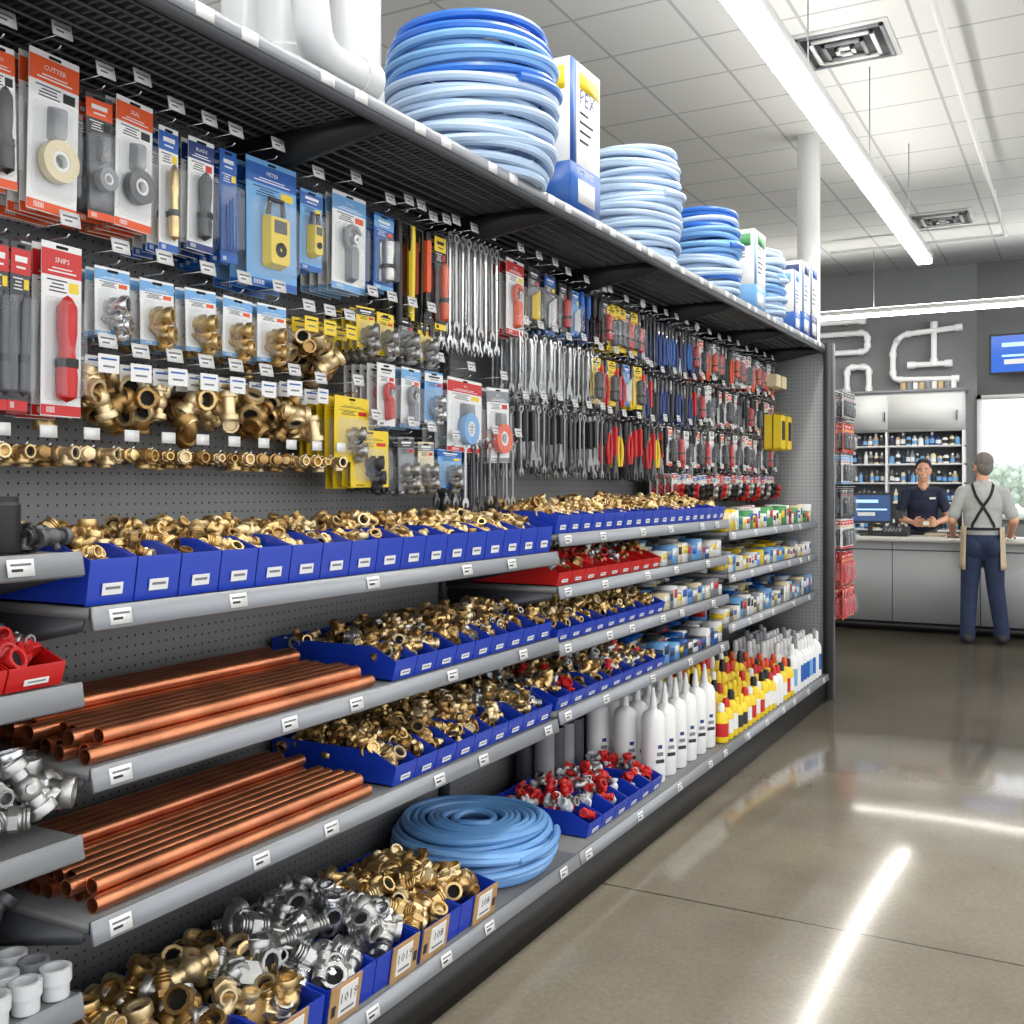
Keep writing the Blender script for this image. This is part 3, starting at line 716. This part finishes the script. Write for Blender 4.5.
smallboxes(5.32,7.3,.743,['ltblue','blue','white','grey','cream'],(.06,.12))
def bottle(g,x,y,z,r,h,m,cap,lab=None):
    lathe(g,[(0,0),(r*.95,0),(r,.006),(r,h*.62),(r*.85,h*.7),(r*.4,h*.78),(r*.38,h*.8)],14,m,TR(x,y,z))
    lathe(g,[(r*.48,h*.79),(r*.48,h*.93),(r*.36,h),(0,h)],12,cap,TR(x,y,z))
    if lab: lathe(g,[(r*1.015,h*.15),(r*1.015,h*.5)],14,lab,TR(x,y,z),caps=False)
def caulk(g,x,y,z,m='white',tip='white',h=.24,r=.052):
    lathe(g,[(0,0),(r*.95,0),(r,.006),(r,h*.86),(r*.8,h*.95),(r*.32,h),(r*.3,h+.02),(.006,h+.09),(0,h+.09)],18,m,TR(x,y,z))
    lathe(g,[(r*1.01,h*.2),(r*1.01,h*.62)],18,'label',TR(x,y,z),caps=False)
    for k in range(3): box(g,(r*1.012,0,h*(.3+.1*k)),(.001,r*(.8-.2*k),h*.05),('ink','inkgrey','dkblue')[k],TR(x,y,z,rz=-.6))
g=G()
for i in range(4):
    for j in range(2): lathe(g,[(.035,0),(.042,.0),(.042,.27),(.035,.27)],16,('grey','dkgrey')[(i+j)%2],TR(-1.98-.085*j+.04,3.83+i*.095,.186),closed=True)
fin(g,'grey_pipe_offcut_group')
g=G()
for i in range(6):
    for j in range(3): caulk(g,-1.64-.13*j,4.28+i*.14,.186,h=.31,m='white')
fin(g,'sealant_bottle_group')
g=G()
for i in range(26):
    for j in range(5):
        y=5.1+i*.084
        if y<6.1: m,cp,lb,r,h=R.choice([('yellow','red','label',.038,.2),('yellow','yellow','ink',.039,.18),('yellow','black','label',.037,.23),('yellow','white','red',.038,.19)])
        elif y<6.5: m,cp,lb,r,h=R.choice([('yellow','black','label',.038,.22),('white','red','label',.036,.22),('yellow','orange','red',.036,.24)])
        else: m,cp,lb,r,h=R.choice([('white','white','blue',.038,.3),('white','grey','label',.039,.33),('white','white','ltblue',.038,.3)])
        if y<7.25: bottle(g,-1.595-.088*j,y,.186+.0,r,h+(.04*j if y<6.1 else 0),m,cp,lb)
fin(g,'cleaner_bottle_group')
# ------------------------------------------------------------ counter & back area
CF=11.2; ctz=.95
cn=G(); bx(cn,-5.5,2.6,CF,CF+.62,.1,ctz-.04,'counter_panel'); bx(cn,-5.45,2.55,CF+.05,CF+.6,0,.1,'kick')
bx(cn,-5.55,2.65,CF-.06,CF+.72,ctz-.04,ctz,'counter_top')
for x in np.arange(-5.0,2.6,.82): bx(cn,x,x+.008,CF-.003,CF+.001,.1,ctz-.04,'dkgrey')
bx(cn,-5.5,2.6,CF-.004,CF,ctz-.13,ctz-.12,'dkgrey')
fin(cn,'service_counter',flat=True)
def monitor(name,x,y,z,w,h,rz=0,stand=True,sc='screen'):
    g=G(); M=TR(x,y,z,rz=rz); b=.22 if stand else 0; zz=b*.5+h/2+.02
    prism(g,rrect(0,zz,w,h,.008),-.015,.015,'black','XZ',M)
    box(g,(0,-.0165,zz),(w-.05,.002,h-.05),sc,M); box(g,(-w*.08,-.018,zz+h*.22),(w*.5,.001,h*.1),'screen_lt',M); box(g,(w*.02,-.018,zz-h*.05),(w*.7,.001,h*.05),'screen_lt',M); box(g,(-w*.1,-.018,zz-h*.2),(w*.4,.001,h*.12),'white',M)
    if stand: box(g,(0,.03,.08),(.05,.02,.16),'black',M); prism(g,rrect(0,0,.22,.16,.03),0,.012,'black','XY',M)
    else: box(g,(0,.08,h/2),(.1,.16,.1),'black',M)
    fin(g,name)
monitor('desktop_monitor',-1.98,11.5,ctz+.001,.44,.32,.25,sc='screen2')
g=G(); prism(g,[(11.38,ctz+.001),(11.38,ctz+.04),(11.62,ctz+.1),(11.62,ctz+.001)],-1.86,-1.6,'black','YZ')
for i in range(5):
    for j in range(3): box(g,(-1.82+i*.035,11.42+j*.045,ctz+.055+j*.0115),(.024,.03,.012),'grey')
bx(g,-1.75,-1.72,11.6,11.63,ctz+.08,ctz+.2,'black'); bx(g,-1.8,-1.67,11.59,11.62,ctz+.18,ctz+.26,'dkgrey')
fin(g,'cash_register')
g=G(); bx(g,-1.22,-1.1,11.35,11.42,ctz+.001,ctz+.06,'dkgrey'); bx(g,-1.2,-1.12,11.345,11.35,ctz+.02,ctz+.05,'screen2'); fin(g,'card_terminal')
g=G()
for i in range(5): bx(g,-1.45+i*.004,-1.25+i*.004,11.4,11.6,ctz+.001+i*.008,ctz+.007+i*.008,('white','tan','cream')[i%3])
fin(g,'paper_stack',flat=True)
g=G(); lathe(g,[(.0,0),(.035,0),(.038,.1),(.034,.1),(.032,.01),(0,.01)],16,'dkgrey',TR(-.45,11.45,ctz+.001))
for k in range(5): cyl(g,(-.45+R.uniform(-.02,.02),11.45+R.uniform(-.02,.02),ctz+.02),.004,.14,('red','blue','black')[k%3],6)
fin(g,'pen_cup')
g=G(); bottle(g,-2.28,11.4,ctz+.001,.03,.2,'white','blue','ltblue'); bottle(g,-2.36,11.45,ctz+.001,.03,.16,'yellow','red','label'); fin(g,'counter_bottle_group')
monitor('wall_television',-.62,14.32,2.84,.86,.5,-.08,stand=False)
g=G(); x0,x1=-3.3,-1.32; yf=14.12
bx(g,x0,x1,yf,YB-.003,2.17,2.66,'cabinet'); bx(g,x0-.02,x1+.02,yf-.02,YB-.003,2.66,2.7,'grey')
for a in (-3.24,-2.76,-2.20): bx(g,a,a+(.46 if a<-3 else .54 if a<-2.5 else .86),yf-.012,yf,2.2,2.63,'paint_white')
for a in (-2.8,-2.26,-1.4): bx(g,a,a+.01,yf-.03,yf-.012,2.3,2.42,'dkgrey')
bx(g,x0,x1,YB-.02,YB-.003,0,2.17,'grey')
for z in (.45,.9,1.25,1.5,1.74,1.97): bx(g,x0,x1,yf+.02,YB-.003,z,z+.022,'paint_white')
for a in (x0,-2.25,x1-.02): bx(g,a,a+.02,yf,YB-.003,0,2.17,'paint_white')
fin(g,'wall_cabinet',flat=True)
g=G()
for z in (.922,1.272,1.522,1.762,1.992):
    x=x0+.06
    while x<x1-.06:
        if abs(x+2.24)<.05: x+=.06; continue
        m=R.choice(['white','black','ltblue','dkgrey','white','cream','tan','dkblue','grey','dkgrey','grey']); r=R.uniform(.025,.036)
        bottle(g,x,14.2,z,r,R.uniform(.12,.17),m,R.choice(['white','black','grey']),R.choice(['label','ink','ltblue'])); x+=r*2+R.uniform(.0,.012)
fin(g,'paint_can_and_bottle_stock')
g=G()
for i in range(9): lathe(g,[(0,0),(.035,0),(.035,.09),(.028,.1),(0,.1)],12,('tan','grey','white')[i%3],TR(-2.05+i*.075,14.25,2.702))
fin(g,'jar_group')
def pvc_run(g,pts,r=.036,bend=.09):
    P=[Vector(p) for p in pts]; o=[P[0]]
    for i in range(1,len(P)-1):
        a=(P[i-1]-P[i]).normalized(); b=(P[i+1]-P[i]).normalized(); s=P[i]+a*bend; e=P[i]+b*bend
        for t in np.linspace(0,1,7): o.append((1-t)**2*s+2*t*(1-t)*P[i]+t*t*e)
        for q,dv in ((s,a),(e,b)):
            rot=dv.to_track_quat('Z','Y').to_matrix().to_4x4(); lathe(g,[(r*.9,-.03),(r*1.25,-.03),(r*1.25,.03),(r*.9,.03)],16,'pvc_wall',Matrix.Translation(q)@rot)
    o.append(P[-1]); sweep(g,[tuple(v) for v in o],r,14,'pvc_wall')
    for q,dv in ((P[0],P[1]-P[0]),(P[-1],P[-2]-P[-1])):
        rot=dv.normalized().to_track_quat('Z','Y').to_matrix().to_4x4(); lathe(g,[(r*.7,-.02),(r*1.3,-.02),(r*1.3,.07),(r*.9,.075)],16,'pvc_wall',Matrix.Translation(q)@rot)
yp=YB-.09
g=G(); pvc_run(g,[(-1.38,yp,3.49),(-2.1,yp,3.44),(-2.2,yp,3.28),(-2.2,yp,2.86),(-1.42,yp,2.84)],bend=.09)
pvc_run(g,[(-1.70,yp,3.56),(-1.70,yp,3.04)],bend=.06); pvc_run(g,[(-2.0,yp,3.04),(-1.5,yp,3.04)])
pvc_run(g,[(-3.3,yp,3.66),(-2.56,yp,3.66)]); pvc_run(g,[(-3.3,yp,3.50),(-2.52,yp,3.50),(-2.52,yp,3.25),(-3.3,yp,3.25)],bend=.08)
pvc_run(g,[(-2.78,yp,2.72),(-2.78,yp,3.05),(-2.5,yp,3.05),(-2.5,yp,2.72)],bend=.07)
for x,z in ((-1.9,3.46),(-1.9,2.86),(-2.8,3.66),(-2.8,3.5)): bx(g,x-.02,x+.02,yp,YB-.001,z-.05,z+.05,'grey')
fin(g,'pvc_pipe_wall_display')
# ------------------------------------------------------------ people
class Body:
    def __init__(s): s.p=[]
    def c(s,a,b,ra,rb,m): s.p.append(['c',Vector(a),Vector(b),ra,rb,m,None])
    def e(s,c,r,m): s.p.append(['e',Vector(c),Vector(r),0,0,m,Matrix.Identity(3)])
    def xform(s,M,start=0):
        R3=M.to_3x3()
        for q in s.p[start:]:
            q[1]=M@q[1]
            if q[0]=='c': q[2]=M@q[2]
            else: q[6]=R3@q[6]
    def build(s,name,M,parent,vox=.0055):
        s.xform(M); g=G()
        for k,a,b,ra,rb,m,r3 in s.p:
            if k=='c':
                d=b-a; L=max(d.length,1e-4); q=d.normalized().to_track_quat('Z','Y').to_matrix().to_4x4()
                pr=[(ra*math.sin(t),-ra*math.cos(t)) for t in np.linspace(0,pi/2,6)]+[(rb*math.cos(t),L+rb*math.sin(t)) for t in np.linspace(0,pi/2,6)]
                lathe(g,pr,16,m,Matrix.Translation(a)@q,caps=False)
            else:
                ell(g,(0,0,0),tuple(b),m,20,14,Matrix.Translation(a)@r3.to_4x4())
        o=fin(g,'tmp'); o.data.materials.clear()
        import bmesh
        bm=bmesh.new(); bm.from_mesh(o.data); bmesh.ops.remove_doubles(bm,verts=bm.verts,dist=2e-5); bmesh.ops.recalc_face_normals(bm,faces=bm.faces); bm.to_mesh(o.data); bm.free()
        r=o.modifiers.new('r','REMESH'); r.mode='VOXEL'; r.voxel_size=vox; r.use_smooth_shade=True
        sm=o.modifiers.new('s','SMOOTH'); sm.factor=.5; sm.iterations=4
        bpy.context.view_layer.update()
        me=bpy.data.meshes.new_from_object(o.evaluated_get(bpy.context.evaluated_depsgraph_get())); me.name=name
        bpy.data.objects.remove(o)
        n=len(me.polygons); cc=np.zeros(n*3); me.polygons.foreach_get('center',cc); cc=cc.reshape(-1,3)
        best=np.full(n,1e9); idx=np.zeros(n,int); ms=sorted(set(q[5] for q in s.p))
        for k,a,b,ra,rb,m,r3 in s.p:
            a_=np.array(a)
            if k=='c':
                d=np.array(b-a); t=np.clip(((cc-a_)@d)/max(d@d,1e-9),0,1); ds=np.linalg.norm(cc-a_-t[:,None]*d,axis=1)-(ra+t*(rb-ra))
            else:
                l=(cc-a_)@np.array(r3); q=np.linalg.norm(l/np.array(b),axis=1); ds=(q-1)*min(b)
            w=ds<best; best[w]=ds[w]; idx[w]=ms.index(m)
        me.materials.clear()
        for m in ms: me.materials.append(MATS[m])
        me.polygons.foreach_set('material_index',idx.astype(np.int32)); me.polygons.foreach_set('use_smooth',np.ones(n,bool)); me.update()
        ob=bpy.data.objects.new(name,me); C.objects.link(ob); ob.parent=parent; ob.matrix_parent_inverse=parent.matrix_world.inverted()
        return ob
def hand(B,w,d,nrm,thumb,curl,m='skin'):
    w=Vector(w); d=Vector(d).normalized(); nrm=Vector(nrm); nrm=(nrm-d*nrm.dot(d)).normalized(); s=d.cross(nrm).normalized()*thumb
    for i,(off,L) in enumerate(((.033,.07),(.011,.08),(-.011,.074),(-.033,.058))):
        b=w+d*(.088-.004*abs(i-1))+s*off*1.05
        B.c(w+d*.01+s*off*.5,b,.015,.0115,m)
        a=curl*.35; p=b
        for k,f in enumerate((.42,.32,.26)):
            a+=curl*(.5+.1*i); dr=(d*math.cos(a)+nrm*math.sin(a)+s*off*2.5).normalized(); q=p+dr*L*f*1.15
            B.c(p,q,.0088-.0008*k,.0082-.0008*k,m); p=q
    t0=w+d*.022+s*.02; t1=t0+(d*.6+s*.75+nrm*.2).normalized()*.042; t2=t1+(d*.9+s*.25+nrm*.35).normalized()*.03; t3=t2+(d*.9+nrm*.45).normalized()*.024
    B.c(t0,t1,.014,.011,m); B.c(t1,t2,.0105,.0095,m); B.c(t2,t3,.0095,.008,m)
def headpart(B,hc,yaw,pitch,hair,fringe=True):
    st=len(B.p); sk='skin'
    B.e((0,-.01,.02),(.074,.092,.1),sk); B.e((0,.022,.03),(.064,.07,.07),sk); B.e((0,.018,-.045),(.058,.068,.07),sk); B.c((0,.055,-.088),(0,.06,-.084),.028,.026,sk)
    B.c((0,.088,.012),(0,.108,-.022),.008,.014,sk); B.c((-.011,.095,-.026),(.011,.095,-.026),.009,.009,sk)
    for s in (-1,1):
        B.e((s*.074,-.008,-.005),(.011,.02,.031),sk); B.c((s*.018,.084,.028),(s*.048,.072,.03),.009,.009,sk); B.e((s*.042,.058,-.03),(.022,.024,.022),sk)
    B.c((-.02,.083,-.053),(.02,.083,-.053),.007,.007,'lip_skin')
    B.e((0,-.028,.05),(.083,.092,.088),hair); B.e((0,-.05,.0),(.074,.062,.085),hair)
    for s in (-1,1): B.c((s*.072,-.005,.05),(s*.072,-.015,.015),.014,.01,hair)
    B.c((-.035,.04,.104),(.035,.035,.108),.02,.02,hair)
    M0=Matrix.Translation(hc)@Matrix.Rotation(yaw,4,'Z')@Matrix.Rotation(pitch,4,'X'); B.xform(M0,st)
    return M0
def facebits(Mw,name,parent,hair):
    g=G()
    for s in (-1,1):
        ell(g,(s*.031,.079,.008),(.0125,.009,.0065),'eye',12,8,Mw); ell(g,(s*.031,.086,.008),(.0055,.003,.0055),'black',10,6,Mw)
        sweep(g,[tuple(Mw@Vector(p)) for p in ((s*.016,.092,.03),(s*.032,.092,.034),(s*.05,.078,.03))],.003,6,hair)
    sweep(g,[tuple(Mw@Vector(p)) for p in ((-.026,.084,-.046),(-.013,.092,-.054),(0,.094,-.057),(.013,.092,-.054),(.026,.084,-.046))],.0042,6,'eye')
    o=fin(g,name,parent=parent); o.matrix_parent_inverse=parent.matrix_world.inverted()
px_,py_=-.84,10.72
cust=empty('customer_man',(px_,py_,0)); bpy.context.view_layer.update()
B=Body(); T='shirt_grey'; J='jeans'
B.e((0,0,.96),(.168,.122,.13),J); B.e((-.075,-.035,.9),(.095,.095,.12),J); B.e((.075,-.035,.9),(.095,.095,.12),J); B.e((0,-.005,.86),(.10,.085,.10),J)
for s,fx,fy in ((-1,-.13,-.03),(1,.165,.03)):
    B.c((s*.088,0,.88),(s*.112,.01,.52),.1,.078,J); B.c((s*.112,.01,.52),(fx,fy,.12),.078,.066,J); B.c((fx,fy,.14),(fx,fy+.005,.06),.067,.068,J)
    B.c((fx,fy-.05,.036),(fx+s*.02,fy+.18,.034),.042,.036,'boot'); B.c((fx,fy-.055,.045),(fx,fy-.02,.07),.044,.046,'boot')
B.e((0,0,1.07),(.166,.12,.13),T); B.e((0,0,1.2),(.170,.118,.34),T); B.e((0,-.002,1.3),(.183,.119,.2),T); B.e((0,0,1.37),(.178,.105,.11),T); B.c((-.12,0,1.425),(.12,0,1.425),.058,.058,T); B.c((0,0,1.42),(0,.0,1.49),.085,.058,T)
B.c((0,.0,1.45),(0,.012,1.57),.056,.054,'skin')
cz=ctz+.02
for s in (-1,1):
    sh=Vector((s*.172,0,1.41)); el=Vector((s*.265,-.02,1.15)); wr=Vector((s*.25,.27,cz+.025))
    B.c(sh,sh.lerp(el,.55),.062,.058,T); B.c(sh.lerp(el,.55),sh.lerp(el,.78),.058,.06,T); B.c(sh.lerp(el,.6),el,.044,.042,'skin'); B.c(el,wr,.042,.027,'skin')
    hand(B,wr,(-s*.15,1,-.05),(0,0,-1),-s,.25)
Mh=headpart(B,(0,.02,1.65),.45,0,'hair_grey')
Mw=Matrix.Translation((px_,py_,0))@Matrix.Rotation(.12,4,'Z')
ob=B.build('body',Mw,cust)
facebits(Mw@Mh,'face_features',cust,'hair_grey')
bv=BVHTree.FromPolygons([v.co for v in ob.data.vertices],[p.vertices for p in ob.data.polygons])
def strap(g,pts,w,m,frm=(0,-1,0),off=.004):
    W=[]
    for p in pts:
        o=Mw@Vector(p); c=bv.find_nearest(o)
        W.append((c[0]+c[1]*off,c[1]))
    vs=[];n=len(W)
    for i,(p,nn) in enumerate(W):
        t=(W[min(n-1,i+1)][0]-W[max(0,i-1)][0]).normalized(); sd=t.cross(nn).normalized()*w/2
        vs+= [p-sd,p+sd,p+sd+nn*.003,p-sd+nn*.003]
    f=[]
    for i in range(n-1):
        for k in range(4): f.append((i*4+k,i*4+(k+1)%4,(i+1)*4+(k+1)%4,(i+1)*4+k))
    g.raw(np.array([tuple(v) for v in vs]),f,m)
g=G()
def ln(a,b,n=12): return [tuple(Vector(a).lerp(Vector(b),i/(n-1))) for i in range(n)]
strap(g,ln((-.10,.02,1.52),(-.085,-.10,1.44),5)+ln((-.08,-.15,1.4),(.12,-.15,1.09)),.026,'strap')
strap(g,ln((.10,.02,1.52),(.085,-.10,1.44),5)+ln((.08,-.15,1.4),(-.12,-.15,1.09)),.026,'strap')
strap(g,[(.18*math.sin(a)*1.05,-.15*math.cos(a),1.07) for a in np.linspace(-2.0,2.0,26)],.026,'strap')
o=fin(g,'apron_straps'); o.parent=cust; o.matrix_parent_inverse=cust.matrix_world.inverted()
g=G(); vs=[];f=[];na=30;nz=9
for j in range(nz):
    z=1.09-.40*j/(nz-1)
    for i in range(na):
        a=math.radians(-130+260*i/(na-1)); rr=.008*math.sin(i*1.3)*(j/nz)
        vs.append(tuple(Mw@Vector(((.187+.014*j/nz+rr)*math.sin(a),(.145+.02*j/nz+rr)*math.cos(a),z))))
for j in range(nz-1):
    for i in range(na-1): f.append((j*na+i,j*na+i+1,(j+1)*na+i+1,(j+1)*na+i))
g.raw(vs,f,'apron'); o=fin(g,'apron'); o.parent=cust; o.matrix_parent_inverse=cust.matrix_world.inverted()
sm=o.modifiers.new('sol','SOLIDIFY'); sm.thickness=.004
cx,cy2=-1.56,12.22
clk=empty('store_clerk',(cx,cy2,0)); bpy.context.view_layer.update()
B=Body(); T='shirt_navy'; J='black'
B.e((0,0,.96),(.16,.115,.12),J)
for s in (-1,1):
    B.c((s*.085,0,.92),(s*.1,.01,.5),.09,.063,J); B.c((s*.1,.01,.5),(s*.11,-.01,.1),.062,.05,J)
    B.c((s*.11,-.03,.04),(s*.125,.15,.034),.04,.034,'boot'); B.c((s*.11,-.01,.05),(s*.11,-.01,.08),.046,.046,'boot')
B.e((0,.02,1.08),(.16,.115,.14),T); B.e((0,.05,1.2),(.162,.115,.26),T); B.e((0,.07,1.28),(.172,.115,.18),T); B.e((0,.085,1.35),(.17,.1,.11),T); B.c((-.115,.1,1.41),(.115,.1,1.41),.055,.055,T); B.c((0,.1,1.41),(0,.11,1.47),.08,.058,T)
B.c((0,.11,1.44),(0,.15,1.56),.055,.053,'skin'); B.c((0,.17,1.455),(0,.165,1.49),.03,.03,'skin')
for s in (-1,1):
    sh=Vector((s*.168,.1,1.395)); el=Vector((s*.26,.14,1.13)); wr=Vector((s*.11,.36,1.08))
    B.c(sh,el.lerp(sh,.35),.058,.052,T); B.c(el.lerp(sh,.4),el,.042,.04,'skin'); B.c(el,wr,.04,.026,'skin')
    hand(B,wr,(-s*.35,1,.05),(-s,.1,.0),s,.5)
Mh=headpart(B,(0,.165,1.635),-.1,-.08,'hair_dark')
Mw=Matrix.Translation((cx,cy2,0))@Matrix.Rotation(pi+.2,4,'Z')
B.build('body',Mw,clk)
facebits(Mw@Mh,'face_features',clk,'hair_dark')
g=G(); box(g,(0,.46,1.08),(.11,.08,.07),'card',Mw); box(g,(0,.502,1.08),(.06,.002,.04),'label',Mw); o=fin(g,'held_box'); o.parent=clk; o.matrix_parent_inverse=clk.matrix_world.inverted()
g=G(); box(g,(-.09,.19,1.34),(.06,.006,.022),'label',Mw); o=fin(g,'name_badge'); o.parent=clk; o.matrix_parent_inverse=clk.matrix_world.inverted()
# ------------------------------------------------------------ world, camera
w=bpy.data.worlds.new('World'); S.world=w; w.use_nodes=True
bg=w.node_tree.nodes['Background']; bg.inputs[0].default_value=(.93,.955,1,1); bg.inputs[1].default_value=2.0
cam=bpy.data.cameras.new('Camera'); co=bpy.data.objects.new('Camera',cam); C.objects.link(co)
co.location=(0,0,1.45); co.rotation_euler=(pi/2,0,math.radians(28.62)); cam.sensor_width=36; cam.clip_end=200
cam.lens=36*1050/1024; cam.shift_y=-24/1024
S.camera=co
S.view_settings.view_transform='Standard'
